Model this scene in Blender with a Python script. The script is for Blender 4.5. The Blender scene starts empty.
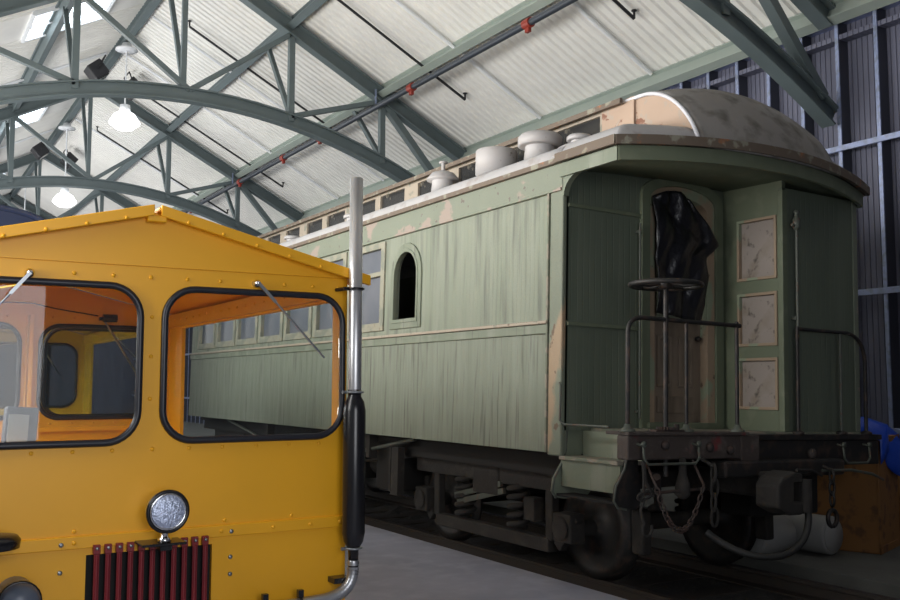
import bpy, bmesh, math, random
from mathutils import Vector, Matrix
from mathutils.geometry import tessellate_polygon
random.seed(7)
PI = math.pi
S = bpy.context.scene
COL = S.collection

# ------------------------------------------------------------------ camera, world, lights, exposure
cam_d = bpy.data.cameras.new('camera'); cam = bpy.data.objects.new('camera', cam_d); COL.objects.link(cam)
cam_d.sensor_width = 36.0; cam_d.lens = 38.0; cam_d.clip_end = 300
yaw, pit = math.radians(31.14), math.radians(5.0)
cam.location = (0, 0, 1.62)
cam.rotation_euler = (PI/2 + pit, 0, -yaw)
S.camera = cam
S.view_settings.view_transform = 'Standard'; S.view_settings.look = 'None'
S.view_settings.gamma = 1; S.view_settings.use_curve_mapping = False
S.view_settings.exposure = 0.06

w = bpy.data.worlds.new('sky'); S.world = w; w.use_nodes = True
w.node_tree.nodes['Background'].inputs[0].default_value = (0.72, 0.83, 1.0, 1)
w.node_tree.nodes['Background'].inputs[1].default_value = 0.24

def area(name, loc, target, sx, sy, power, color):
    l = bpy.data.lights.new(name, 'AREA'); l.shape = 'RECTANGLE'; l.size = sx; l.size_y = sy
    l.energy = power; l.color = color
    o = bpy.data.objects.new(name, l); COL.objects.link(o); o.location = loc
    d = Vector(target) - Vector(loc)
    o.rotation_euler = d.to_track_quat('-Z', 'Y').to_euler()
    return o
# daylight through the long window band of the left wall (two portals) and the open end door
area('daylight_left_wall_near', (-1.22, 10.2, 3.45), (9.0, 10.6, 5.6), 12.0, 3.0, 1120, (1.0, 0.985, 0.955))
area('daylight_left_wall_far', (-1.22, 31.0, 3.7), (9.0, 31.0, 6.0), 28.0, 2.4, 1750, (1.0, 0.985, 0.955))
dl = area('daylight_end_door', (0.5, -2.7, 2.4), (0.7, 5, 1.8), 2.6, 3.0, 58, (0.96, 0.97, 1.0))
dl.data.spread = math.radians(110)

# ------------------------------------------------------------------ materials
def mat(name, c, rough=.6, metal=0., c2=None, thr=.55, soft=.08, scale=4., stretch=(1,1,1), c3=None, thr3=.62, scale3=9., stretch3=(1,1,1),
        bump=0., bscale=40., groove=None, emit=None, estr=1., coat=0.):
    m = bpy.data.materials.new(name); m.use_nodes = True
    nt = m.node_tree; N = nt.nodes; L = nt.links; b = N['Principled BSDF']
    b.inputs['Roughness'].default_value = rough; b.inputs['Metallic'].default_value = metal
    b.inputs['Base Color'].default_value = (*c, 1)
    b.inputs['Coat Weight'].default_value = coat
    tc = N.new('ShaderNodeTexCoord')
    def noise(sc, st, det=6.):
        mp = N.new('ShaderNodeMapping'); mp.inputs['Scale'].default_value = st
        L.new(tc.outputs['Object'], mp.inputs['Vector'])
        n = N.new('ShaderNodeTexNoise'); n.inputs['Scale'].default_value = sc; n.inputs['Detail'].default_value = det
        L.new(mp.outputs['Vector'], n.inputs['Vector']); return n
    col = None
    # gentle overall tone variation of the paint itself
    n0 = noise(2.3, (1,1,1), 4.)
    mx = N.new('ShaderNodeMix'); mx.data_type = 'RGBA'
    L.new(n0.outputs['Fac'], mx.inputs[0])
    mx.inputs[6].default_value = (*[v*.86 for v in c], 1); mx.inputs[7].default_value = (*[min(1, v*1.12) for v in c], 1)
    col = mx.outputs[2]
    for (cc, th, sc, st) in ((c2, thr, scale, stretch), (c3, thr3, scale3, stretch3)):
        if cc is None: continue
        n = noise(sc, st)
        r = N.new('ShaderNodeMapRange'); r.inputs[1].default_value = th - soft; r.inputs[2].default_value = th + soft
        L.new(n.outputs['Fac'], r.inputs[0])
        m2 = N.new('ShaderNodeMix'); m2.data_type = 'RGBA'; L.new(r.outputs[0], m2.inputs[0])
        L.new(col, m2.inputs[6]); m2.inputs[7].default_value = (*cc, 1); col = m2.outputs[2]
    L.new(col, b.inputs['Base Color'])
    hgt = None
    if groove:
        ax, pitch = groove[:2]; gd = groove[2] if len(groove) > 2 else .0022
        sp = N.new('ShaderNodeSeparateXYZ'); L.new(tc.outputs['Object'], sp.inputs[0])
        d = N.new('ShaderNodeMath'); d.operation = 'DIVIDE'; L.new(sp.outputs[ax], d.inputs[0]); d.inputs[1].default_value = pitch
        fr = N.new('ShaderNodeMath'); fr.operation = 'FRACT'; L.new(d.outputs[0], fr.inputs[0])
        pp = N.new('ShaderNodeMath'); pp.operation = 'PINGPONG'; L.new(fr.outputs[0], pp.inputs[0]); pp.inputs[1].default_value = .5
        r = N.new('ShaderNodeMapRange'); r.inputs[1].default_value = 0; r.inputs[2].default_value = .09; L.new(pp.outputs[0], r.inputs[0])
        bp = N.new('ShaderNodeBump'); bp.inputs['Distance'].default_value = gd; bp.inputs['Strength'].default_value = 1
        L.new(r.outputs[0], bp.inputs['Height']); hgt = bp
    if bump:
        nb = noise(bscale, (1,1,1), 5.)
        bp = N.new('ShaderNodeBump'); bp.inputs['Distance'].default_value = .01; bp.inputs['Strength'].default_value = bump
        L.new(nb.outputs['Fac'], bp.inputs['Height'])
        if hgt: L.new(hgt.outputs[0], bp.inputs['Normal'])
        hgt = bp
    if hgt: L.new(hgt.outputs[0], b.inputs['Normal'])
    if emit:
        b.inputs['Emission Color'].default_value = (*emit, 1); b.inputs['Emission Strength'].default_value = estr
    return m

def glassmat(name, tint, dust, dustc, rough=.02):
    m = bpy.data.materials.new(name); m.use_nodes = True
    nt = m.node_tree; N = nt.nodes; L = nt.links; N.remove(N['Principled BSDF'])
    out = [n for n in N if n.type == 'OUTPUT_MATERIAL'][0]
    tr = N.new('ShaderNodeBsdfTransparent'); tr.inputs[0].default_value = (*tint, 1)
    gl = N.new('ShaderNodeBsdfGlossy'); gl.inputs['Roughness'].default_value = rough
    df = N.new('ShaderNodeBsdfDiffuse'); df.inputs[0].default_value = (*dustc, 1)
    fr = N.new('ShaderNodeFresnel'); fr.inputs[0].default_value = 1.32
    m1 = N.new('ShaderNodeMixShader'); m1.inputs[0].default_value = dust
    L.new(tr.outputs[0], m1.inputs[1]); L.new(df.outputs[0], m1.inputs[2])
    m2 = N.new('ShaderNodeMixShader'); L.new(fr.outputs[0], m2.inputs[0])
    L.new(m1.outputs[0], m2.inputs[1]); L.new(gl.outputs[0], m2.inputs[2])
    L.new(m2.outputs[0], out.inputs[0])
    return m

M = {}
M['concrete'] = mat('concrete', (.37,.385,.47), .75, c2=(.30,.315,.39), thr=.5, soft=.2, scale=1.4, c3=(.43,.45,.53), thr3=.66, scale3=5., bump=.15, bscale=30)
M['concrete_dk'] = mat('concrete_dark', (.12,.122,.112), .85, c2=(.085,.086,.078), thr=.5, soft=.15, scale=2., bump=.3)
M['ballast'] = mat('ballast', (.04,.038,.035), .95, c2=(.07,.065,.055), thr=.58, soft=.03, scale=22., bump=1., bscale=30)
M['rail'] = mat('rail_steel', (.045,.04,.036), .6, .4, c2=(.055,.042,.034), thr=.5, soft=.2, scale=9.)
M['tie'] = mat('tie_wood', (.04,.032,.026), .9, bump=.5)
M['ceiling'] = mat('ceiling_panel', (.86,.85,.81), .55, c2=(.78,.775,.75), thr=.6, soft=.2, scale=.5)
M['skypane'] = mat('skylight_pane', (.9,.95,1), .4, emit=(.82,.93,1.0), estr=4.0)
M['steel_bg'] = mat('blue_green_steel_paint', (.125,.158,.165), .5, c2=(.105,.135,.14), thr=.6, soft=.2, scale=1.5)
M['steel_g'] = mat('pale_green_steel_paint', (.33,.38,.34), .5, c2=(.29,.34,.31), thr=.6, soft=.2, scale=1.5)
M['wall_panel'] = mat('wall_liner', (.185,.19,.26), .55, .3, c2=(.13,.135,.19), thr=.5, soft=.2, scale=3., stretch=(1,1,.2), groove=(1, .085, .015))
M['galv'] = mat('galvanised_steel', (.38,.44,.66), .38, .7, c2=(.3,.34,.46), thr=.55, soft=.1, scale=12.)
M['galv_dk'] = mat('galvanised_web', (.10,.105,.13), .5, .6)
M['pipe_dk'] = mat('black_iron_pipe', (.018,.018,.022), .5)
M['pipe_main'] = mat('sprinkler_main', (.05,.06,.075), .45, .2)
M['red'] = mat('red_coupling', (.28,.035,.02), .5)
M['white'] = mat('white_enamel', (.8,.82,.85), .4)
M['bulb'] = mat('lamp_diffuser', (1,1,1), .4, emit=(.93,.97,1.0), estr=4.0)
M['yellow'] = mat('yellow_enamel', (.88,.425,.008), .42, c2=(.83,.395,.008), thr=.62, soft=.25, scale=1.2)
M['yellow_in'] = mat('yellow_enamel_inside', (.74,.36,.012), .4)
M['yellow2'] = mat('lemon_enamel', (.78,.56,.03), .35)
M['rubber'] = mat('black_rubber', (.012,.013,.02), .38)
M['black'] = mat('black_enamel', (.010,.010,.012), .25)
M['void'] = mat('radiator_black', (.006,.006,.006), .8)
M['grille'] = mat('dark_red_grille', (.20,.014,.02), .38, .1)
M['chrome'] = mat('chrome', (.8,.8,.82), .12, 1.)
M['alu'] = mat('aluminium_pipe', (.62,.62,.63), .36, .85, c2=(.5,.5,.52), thr=.55, soft=.15, scale=6., stretch=(1,1,.3))
M['bolt'] = mat('steel_bolt', (.3,.32,.34), .35, .8)
M['lens'] = mat('lamp_lens', (.62,.70,.9), .15, .7, bump=1., bscale=70)
M['bluegrey'] = mat('blue_grey_paint', (.10,.12,.16), .35)
M['flex'] = mat('flexible_steel', (.45,.46,.48), .35, .8)
M['glass'] = glassmat('cab_glass', (.86,.88,.88), .008, (.5,.55,.55))
M['green'] = mat('coach_green', (.155,.18,.13), .62, c2=(.20,.22,.17), thr=.56, soft=.06, scale=3., stretch=(1,1.2,.25), c3=(.07,.07,.06), thr3=.66, scale3=8., stretch3=(1,2.2,.12), bump=.15)
M['green_bb'] = mat('coach_green_boards', (.185,.212,.158), .65, c2=(.21,.232,.18), thr=.5, soft=.15, scale=3., stretch=(1,1.6,.2), c3=(.095,.105,.085), thr3=.64, scale3=5., stretch3=(1,2.6,.22), groove=(1, .062), bump=.15)
M['green_low'] = mat('coach_green_lower_boards', (.17,.192,.145), .65, c2=(.195,.218,.17), thr=.52, soft=.12, scale=4., stretch=(1,2.4,.12), c3=(.07,.07,.055), thr3=.67, scale3=7., stretch3=(1,3.5,.22), groove=(1, .062), bump=.15)
M['green_end_shaded'] = mat('coach_green_end_boards_shaded', (.108,.132,.095), .6, c2=(.125,.148,.108), thr=.55, soft=.1, scale=3., stretch=(2,1,.2), groove=(0, .062))  # same paint as the sides; shade on the end is put into the colour
M['green_shaded'] = mat('coach_green_shaded', (.128,.152,.098), .6, c2=(.16,.18,.12), thr=.6, soft=.08, scale=6.)  # coach paint darkened: shade at the end and under the hood painted in
M['peel'] = mat('letterboard_peeling', (.17,.192,.145), .65, c2=(.27,.22,.185), thr=.585, soft=.012, scale=2.0, stretch=(1,1,1.6), c3=(.12,.10,.085), thr3=.68, scale3=14., bump=.3)
M['tan'] = mat('bare_tan_wood', (.32,.24,.165), .7, c2=(.25,.29,.20), thr=.56, soft=.03, scale=5., stretch=(1,1,.5), c3=(.12,.08,.05), thr3=.68, scale3=12., bump=.3)
M['tan_dk'] = mat('door_wood', (.20,.155,.115), .65, c2=(.11,.085,.06), thr=.58, soft=.1, scale=6., stretch=(1,1,.3))
M['cream'] = mat('peeling_cream', (.33,.28,.22), .7, c2=(.20,.20,.16), thr=.62, soft=.03, scale=7., c3=(.16,.12,.09), thr3=.68, scale3=13., bump=.3)
M['pink'] = mat('flaking_peach_paint', (.40,.29,.215), .7, c2=(.20,.09,.055), thr=.61, soft=.02, scale=6.5, stretch=(1,1,1.4), c3=(.36,.29,.23), thr3=.6, scale3=13.)
M['winframe'] = mat('window_frame_paint', (.26,.25,.19), .65, c2=(.18,.19,.15), thr=.52, soft=.04, scale=5., c3=(.2,.15,.1), thr3=.68, scale3=12.)
M['belt'] = mat('weathered_belt_rail', (.24,.215,.17), .75, c2=(.15,.165,.12), thr=.5, soft=.03, scale=5., bump=.4)
M['roofgrey'] = mat('grey_canvas_roof', (.25,.24,.23), .85, c2=(.12,.11,.10), thr=.60, soft=.12, scale=6., c3=(.42,.41,.41), thr3=.68, scale3=3.4, bump=.4, bscale=25)
M['rooflight'] = mat('silver_roof_edge', (.36,.355,.36), .65, c2=(.30,.28,.27), thr=.62, soft=.05, scale=6., bump=.3)
M['rimwhite'] = mat('white_roof_rim', (.62,.62,.66), .55)
M['fasciabrown'] = mat('scuffed_fascia', (.13,.10,.075), .75, c2=(.24,.23,.18), thr=.6, soft=.04, scale=9., c3=(.30,.12,.05), thr3=.66, scale3=7.)
M['vent'] = mat('vent_silver', (.38,.37,.37), .6, .1, c2=(.33,.31,.30), thr=.6, soft=.05, scale=8., c3=(.10,.08,.06), thr3=.73, scale3=14.)
M['winglass'] = mat('dusty_blue_glass', (.085,.097,.12), .45, c2=(.12,.125,.145), thr=.6, soft=.2, scale=3.)
M['darkglass'] = mat('dark_glass', (.03,.03,.03), .2, c2=(.12,.11,.09), thr=.66, soft=.03, scale=8.)
M['board'] = mat('whitewashed_board', (.30,.26,.23), .7, c2=(.24,.20,.16), thr=.6, soft=.1, scale=5., c3=(.03,.025,.02), thr3=.67, scale3=14.)
M['iron'] = mat('dark_iron', (.028,.027,.026), .55, .4, c2=(.075,.05,.04), thr=.6, soft=.1, scale=10.)
M['ironpale'] = mat('pale_green_iron', (.075,.085,.068), .5, c2=(.12,.07,.05), thr=.62, soft=.05, scale=16.)
M['rust'] = mat('rusty_steel', (.06,.035,.027), .75, c2=(.035,.028,.025), thr=.5, soft=.1, scale=12., bump=.3)
M['truck'] = mat('dusty_truck_iron', (.026,.023,.020), .85, c2=(.02,.018,.016), thr=.5, soft=.15, scale=9., c3=(.06,.05,.04), thr3=.68, scale3=6., bump=.4)
M['beam'] = mat('end_beam_paint', (.055,.042,.036), .7, c2=(.09,.075,.065), thr=.58, soft=.05, scale=9., c3=(.16,.03,.03), thr3=.68, scale3=5., bump=.4)
M['underside'] = mat('underframe_black', (.012,.011,.010), .85)
M['plastic'] = mat('black_plastic_sheet', (.006,.006,.008), .30, bump=1.0, bscale=16)
M['hose'] = mat('brake_hose_rubber', (.018,.018,.017), .6)
M['brown_crate'] = mat('orange_brown_board', (.26,.12,.034), .7, c2=(.14,.065,.025), thr=.58, soft=.05, scale=7.)
M['tarp'] = mat('blue_tarp', (.010,.07,.55), .4, bump=.4, bscale=9)
M['drum'] = mat('white_drum_plastic', (.27,.27,.26), .6)
M['blue_loco'] = mat('dark_blue_enamel', (.012,.018,.045), .35)
M['paper'] = mat('pale_sign_face', (.42,.47,.5), .5)
M['ply'] = mat('wall_cladding_light', (.42,.42,.42), .6, groove=(1, .12))

# ------------------------------------------------------------------ mesh helpers
class MB:
    def __init__(s): s.v = []; s.f = []; s.sm = []
    def add(s, vs, fs, smooth=False):
        n = len(s.v); s.v += [Vector(p) for p in vs]
        for f in fs: s.f.append([i + n for i in f]); s.sm.append(smooth)
        return s
    def box(s, x0, y0, z0, x1, y1, z1):
        x0,x1 = min(x0,x1),max(x0,x1); y0,y1 = min(y0,y1),max(y0,y1); z0,z1 = min(z0,z1),max(z0,z1)
        return s.add([(x0,y0,z0),(x1,y0,z0),(x1,y1,z0),(x0,y1,z0),(x0,y0,z1),(x1,y0,z1),(x1,y1,z1),(x0,y1,z1)],
              [(0,3,2,1),(4,5,6,7),(0,1,5,4),(1,2,6,5),(2,3,7,6),(3,0,4,7)])
    def beam(s, a, b, wd, dp, up=(0,0,1)):
        a = Vector(a); b = Vector(b); d = (b-a).normalized(); up = Vector(up)
        sx = d.cross(up).normalized(); uz = sx.cross(d).normalized()
        vs = []
        for p in (a, b):
            for (i, j) in ((-1,-1),(1,-1),(1,1),(-1,1)): vs.append(p + sx*(i*wd/2) + uz*(j*dp/2))
        return s.add(vs, [(0,1,2,3),(7,6,5,4),(0,4,5,1),(1,5,6,2),(2,6,7,3),(3,7,4,0)])
    def ibeam(s, a, b, wd, dp, t=.03, up=(0,0,1)):
        a = Vector(a); b = Vector(b); d = (b-a).normalized(); u = Vector(up)
        sx = d.cross(u).normalized(); uz = sx.cross(d).normalized()
        s.beam(a, b, t, dp-t, up)
        s.beam(a+uz*(dp-t)/2, b+uz*(dp-t)/2, wd, t, up); s.beam(a-uz*(dp-t)/2, b-uz*(dp-t)/2, wd, t, up)
        return s
    def tube(s, pts, r, n=10, closed=False, caps=True):
        pts = [Vector(p) for p in pts]; m = len(pts)
        rs = r if isinstance(r, (list, tuple)) else [r]*m
        vs = []; fs = []; prev = None
        for i, p in enumerate(pts):
            if closed: t = pts[(i+1) % m] - pts[i-1]
            else: t = pts[min(i+1, m-1)] - pts[max(i-1, 0)]
            t.normalize()
            if prev is None:
                a = Vector((0,0,1)) if abs(t.z) < .9 else Vector((1,0,0))
                nx = t.cross(a).normalized()
            else:
                nx = (prev - t*prev.dot(t)).normalized()
            prev = nx; ny = t.cross(nx)
            for k in range(n):
                an = 2*PI*k/n; vs.append(p + (nx*math.cos(an) + ny*math.sin(an))*rs[i])
        for i in range(m if closed else m-1):
            for k in range(n):
                a = i*n+k; b = i*n+(k+1) % n; j = (i+1) % m
                fs.append((a, b, j*n+(k+1) % n, j*n+k))
        s.add(vs, fs, True)
        if caps and not closed:
            s.add(vs[:n], [tuple(reversed(range(n)))]); s.add(vs[-n:], [tuple(range(n))])
        return s
    def cyl(s, a, b, r, n=16): return s.tube([a, b], r, n)
    def lathe(s, prof, c, axis='z', n=24, smooth=True):
        c = Vector(c); vs = []; fs = []
        for (r, h) in prof:
            for k in range(n):
                an = 2*PI*k/n; p = (r*math.cos(an), r*math.sin(an), h)
                if axis == 'x': p = (p[2], p[0], p[1])
                if axis == 'y': p = (p[0], p[2], p[1])
                vs.append(c + Vector(p))
        for i in range(len(prof)-1):
            for k in range(n): fs.append((i*n+k, i*n+(k+1) % n, (i+1)*n+(k+1) % n, (i+1)*n+k))
        fs.append(tuple(range(n))); fs.append(tuple(range((len(prof)-1)*n, len(prof)*n)))
        return s.add(vs, fs, smooth)
    def plate(s, loops, fn, t):
        """flat plate with holes. loops of (u,v); fn(u,v,w) -> point; thickness t along w"""
        flat = [p for l in loops for p in l]
        tri = tessellate_polygon([[Vector((p[0], p[1], 0)) for p in l] for l in loops])
        n = len(flat)
        vs = [fn(u, v, 0) for u, v in flat] + [fn(u, v, t) for u, v in flat]
        fs = [tuple(q) for q in tri] + [tuple(i+n for i in reversed(q)) for q in tri]
        o = 0
        for l in loops:
            k = len(l)
            for i in range(k): a = o+i; b = o+(i+1) % k; fs.append((a, b, b+n, a+n))
            o += k
        return s.add(vs, fs)
    def grid(s, P, smooth=True, closed_u=False):
        nu = len(P); nv = len(P[0]); vs = [p for r in P for p in r]; fs = []
        for i in range(nu-1):
            for j in range(nv-1): fs.append((i*nv+j, (i+1)*nv+j, (i+1)*nv+j+1, i*nv+j+1))
        return s.add(vs, fs, smooth)
    def xf(s, mtx):
        s.v = [mtx @ p for p in s.v]; return s
    def build(s, name, m, parent=None, bevel=0., world=False, solid=0., label=None):
        me = bpy.data.meshes.new(name)
        lo = Vector((min(p.x for p in s.v), min(p.y for p in s.v), min(p.z for p in s.v)))
        hi = Vector((max(p.x for p in s.v), max(p.y for p in s.v), max(p.z for p in s.v)))
        c = (lo+hi)/2
        if parent is None: c.z = lo.z
        me.from_pydata([p-c for p in s.v], [], s.f)
        bm = bmesh.new(); bm.from_mesh(me); bmesh.ops.recalc_face_normals(bm, faces=bm.faces); bm.to_mesh(me); bm.free()
        for i, p in enumerate(me.polygons): p.use_smooth = s.sm[i]
        me.materials.append(M[m] if isinstance(m, str) else m)
        o = bpy.data.objects.new(name, me); COL.objects.link(o)
        if parent is None: o.location = c
        else:
            o.parent = parent
            if world: o.matrix_local = fullmat(parent).inverted() @ Matrix.Translation(c)
            else: o.location = c - ORG.get(parent.name, Vector())
            ORG[o.name] = c
        if bevel:
            b = o.modifiers.new('bevel', 'BEVEL'); b.width = bevel; b.segments = 2; b.limit_method = 'ANGLE'; b.angle_limit = .7
        if solid:
            b = o.modifiers.new('solid', 'SOLIDIFY'); b.thickness = solid; b.offset = 0
        if label: o['label'] = label
        return o
ORG = {}
def fullmat(o):
    m = Matrix.LocRotScale(o.location, o.rotation_euler, o.scale)
    return fullmat(o.parent) @ m if o.parent else m
def thing(name, loc, label, cat, group=None, rot=(0,0,0), origin=None):
    o = bpy.data.objects.new(name, None); COL.objects.link(o); o.location = loc; o.rotation_euler = rot
    o.empty_display_size = .3; o['label'] = label; o['category'] = cat
    if group: o['group'] = group
    ORG[o.name] = Vector(loc) if origin is None else Vector(origin)
    return o
def tag(o, label, cat, group=None):
    o['label'] = label; o['category'] = cat
    if group: o['group'] = group
    return o
def struct(o): o['kind'] = 'structure'; return o
def kids(o): return [c for c in bpy.data.objects if c.parent == o]
def dup(o, parent=None):
    c = o.copy(); COL.objects.link(c); c.parent = parent
    for k in kids(o): dup(k, c)
    return c
def rrect(x0, y0, x1, y1, r, n=6):
    P = []
    for (cx, cy, a0) in ((x1-r, y1-r, 0), (x0+r, y1-r, PI/2), (x0+r, y0+r, PI), (x1-r, y0+r, 3*PI/2)):
        for k in range(n+1): a = a0 + PI/2*k/n; P.append((cx+r*math.cos(a), cy+r*math.sin(a)))
    return P
def arch(x0, y0, x1, ytop, n=14, flat=1.):
    r = (x1-x0)/2; cx = (x0+x1)/2; h = r*flat
    return [(x0, y0), (x1, y0)] + [(cx+r*math.cos(PI*k/n), ytop-h+h*math.sin(PI*k/n)) for k in range(n+1)]
def rect(x0, y0, x1, y1): return [(x0,y0),(x1,y0),(x1,y1),(x0,y1)]
fX = lambda X: (lambda u, v, t: (X+t, u, v))      # plate in a plane of constant X: u=Y v=Z
fY = lambda Y: (lambda u, v, t: (u, Y+t, v))
def bez(p0, p1, p2, n=8):
    p0, p1, p2 = Vector(p0), Vector(p1), Vector(p2)
    return [p0*(1-t)**2 + p1*2*t*(1-t) + p2*t*t for t in [k/n for k in range(n+1)]]

# ------------------------------------------------------------------ building shell
RZ, SL, RX = 10.2, .528, 5.0
XL, XR = -1.3, 11.3
def roofz(x): return RZ - SL*abs(x-RX)
Y0, Y1 = -3.2, 50.0
struct(MB().box(XL, Y0, -.35, 4.93, Y1, 0).build('floor', 'concrete', bevel=.01))
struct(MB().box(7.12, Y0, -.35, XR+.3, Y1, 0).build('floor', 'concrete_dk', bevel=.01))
# lumpy trackbed between the two slabs
g = []
for i in range(15):
    row = []
    for j in range(280):
        x = 4.93 + i*2.19/14; y = Y0 + j*(Y1-Y0)/279
        row.append((x, y, -.185 + random.uniform(-.018, .018)))
    g.append(row)
tb = MB().grid(g, False); tb.box(4.93, Y0, -.35, 7.12, Y1, -.21)
struct(tb.build('floor', 'ballast'))
def corrug_ceiling(sign):
    P = []
    ys = []; y = Y0
    while y < Y1:
        ys += [(y, 0), (y+.11, 0), (y+.135, -.04), (y+.175, -.04)]; y += .20
    xe = RX + sign*6.5
    for (x, dz) in ((RX, 0), (xe, 0)):
        P.append([(x, yy, roofz(x)+.16+d) for yy, d in ys])
    return MB().grid(P, False)
ceil_r = struct(corrug_ceiling(1).build('ceiling', 'ceiling', solid=.01))
# left slope with skylight openings: strips between the openings
SKY = [(10.7, 12.3), (20.0, 21.6), (29.6, 31.2), (39.2, 40.8)]
P = corrug_ceiling(-1)
def inx(y): return any(a <= y <= b for a, b in SKY)
keep = []
for f in P.f:
    yc = sum(P.v[i].y for i in f)/4
    if inx(yc):
        y0 = min(P.v[i].y for i in f); y1 = max(P.v[i].y for i in f)
        za = P.v[f[0]].z
    else: keep.append(f)
Q = MB(); Q.v = P.v; Q.f = keep; Q.sm = [False]*len(keep)
for a, b in SKY:
    for (x0, x1) in ((XL-.2, 2.4), (4.0, RX)):
        Q.beam(((x0), (a+b)/2, roofz(x0)+.16), ((x1), (a+b)/2, roofz(x1)+.16), b-a+.35, .02)
ceil_l = struct(Q.build('ceiling', 'ceiling'))
for i, (a, b) in enumerate(SKY):
    fr = MB()
    for yy in (a-.05, b+.05, (a+b)/2): fr.beam((2.4, yy, roofz(2.4)+.12), (4.0, yy, roofz(4.0)+.12), .07 if yy != (a+b)/2 else .04, .12)
    for xx in (2.4, 4.0): fr.beam((xx, a-.1, roofz(xx)+.12), (xx, b+.1, roofz(xx)+.12), .07, .12)
    wf = struct(fr.build('window_%d' % (i+1), 'white'))
    MB().beam((2.4, (a+b)/2, roofz(2.4)+.17), (4.0, (a+b)/2, roofz(4.0)+.17), b-a+.1, .02).build('pane', 'skypane', wf, world=True)
# right wall: liner, studs, girts
wr = struct(MB().box(XR+.22, Y0, 0, XR+.27, Y1, roofz(XR)+.35).build('wall_right', 'wall_panel'))
y = 6.44
while y < 42:
    st = MB().box(XR+.03, y+.0, 0, XR+.22, y+.012, 6.66); st.box(XR+.015, y, 0, XR+.03, y+.055, 6.66)
    a = MB().box(XR+.03, y, 0, XR+.22, y+.012, 6.66).build('stud', 'galv_dk', wr, world=True)
    ORG[a.name] = ORG[a.name]
    MB().box(XR+.01, y, 0, XR+.03, y+.055, 6.66).build('stud_flange', 'galv', a, world=True)
    y += .60
for z in (1.0, 2.83, 4.85):
    MB().box(XR-.03, Y0, z-.04, XR+.01, Y1, z+.04).build('girt', 'galv', wr, bevel=.004, world=True)
MB().box(XR+.02, Y0, 6.66, XR+.22, Y1, 6.72).build('top_track', 'galv', wr, world=True)
MB().box(XR+.03, Y0, 6.4, XR+.20, Y1, 6.47).build('blocking', 'wall_panel', wr, world=True)
# left wall with the long window band
wl = struct(MB().plate([rect(Y0, 0, Y1, roofz(XL)+.3), rect(-1.0, 1.9, 48, 4.95)], fX(XL-.2), .15).build('wall_left', 'ply'))
for k in range(14):
    yy = -.75 + k*3.75
    MB().box(XL-.18, yy-.04, 1.9, XL-.06, yy+.04, 4.95).build('mullion', 'steel_g', wl, world=True)
struct(MB().plate([[(XL-.2,0),(XR+.3,0),(XR+.3,roofz(XR)+.2),(RX,RZ+.3),(XL-.2,roofz(XL)+.2)]], fY(Y1), .1).build('wall_back', 'wall_panel'))
struct(MB().plate([[(XL-.2,0),(-1.0,0),(-1.0,4.3),(2.9,4.3),(2.9,0),(XR+.3,0),(XR+.3,roofz(XR)+.2),(RX,RZ+.3),(XL-.2,roofz(XL)+.2)]], fY(Y0-.1), .1).build('wall_front', 'wall_panel'))

# ------------------------------------------------------------------ roof steel
def chordz(x): return 7.2 - 1.9*((x-RX)/6.3)**2
WHICH = ['nearest the camera, ending on the right wall studs', 'first whole arch above the yellow cab', 'lower arch just above the yellow cab roof', 'third in line down the shed', 'farthest, at the dim back of the shed']
for k, Y in enumerate([8.38, 18.1, 27.7, 37.3, 46.9]):
    t = thing('roof_truss', (RX, Y, 5.2), 'blue green arched roof truss, ' + WHICH[k], 'roof truss', 'arched steel trusses under the roof')
    for s in (-1, 1):
        MB().ibeam((RX, Y, RZ-.14), (RX+s*6.3, Y, RZ-.14-SL*6.3), .22, .30).build('rafter', 'steel_bg', t)
    c = MB()
    n = 28
    prof = [(-.11,-.14),(.11,-.14),(.11,-.11),(.02,-.11),(.02,.11),(.11,.11),(.11,.14),(-.11,.14),(-.11,.11),(-.02,.11),(-.02,-.11),(-.11,-.11)]
    rows = []
    for i in range(n+1):
        x = RX-6.3 + 12.6*i/n; z = chordz(x); sl = -2*1.9*(x-RX)/6.3**2
        nn = Vector((-sl, 0, 1)).normalized()
        rows.append([Vector((x, Y+a, z)) + nn*b for a, b in prof+[prof[0]]])
    c.grid(rows, False)
    c.build('bottom_chord', 'steel_bg', t)
    for s in (-1, 1):
        for dx in (2.1, 4.2):
            x = RX+s*dx
            MB().box(x-.06, Y-.06, chordz(x), x+.06, Y+.06, roofz(x)-.2).build('web_post', 'steel_bg', t)
            MB().beam((x, Y, chordz(x)+.1), (x, Y+1.4, roofz(x)-.1), .09, .09).build('knee_brace', 'steel_bg', t)
        x1, x2, x3 = RX+s*2.1, RX+s*4.2, RX+s*6.1
        MB().beam((RX, Y, chordz(RX)+.1), (x1, Y, roofz(x1)-.25), .10, .12, (0,1,0)).build('diagonal_web', 'steel_bg', t)
        MB().beam((x1, Y, chordz(x1)+.1), (x2, Y, roofz(x2)-.25), .10, .12, (0,1,0)).build('diagonal_web', 'steel_bg', t)
        MB().beam((x2, Y, roofz(x2)-.25), (x3, Y, chordz(x3)+.15), .14, .16, (0,1,0)).build('diagonal_web', 'steel_bg', t)
    MB().beam((RX-.12, Y, chordz(RX)+.1), (RX-.12, Y, RZ-.3), .1, .1, (0,1,0)).build('web_post', 'steel_bg', t)
    MB().beam((RX-.1, Y, chordz(RX)+.1), (RX-.1, Y+1.4, RZ-.2), .09, .09, (0,1,0)).build('knee_brace', 'steel_bg', t)
PN = {-6.3: 'at the left eave', -4.2: 'low on the left roof slope', -2.1: 'high on the left roof slope beside the skylights', 0: 'along the ridge above the hanging lamps', 2.1: 'high on the right roof slope above the yellow cab', 4.2: 'on the right roof slope just above the sprinkler main', 6.3: 'at the right eave, resting over the wall studs'}
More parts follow.
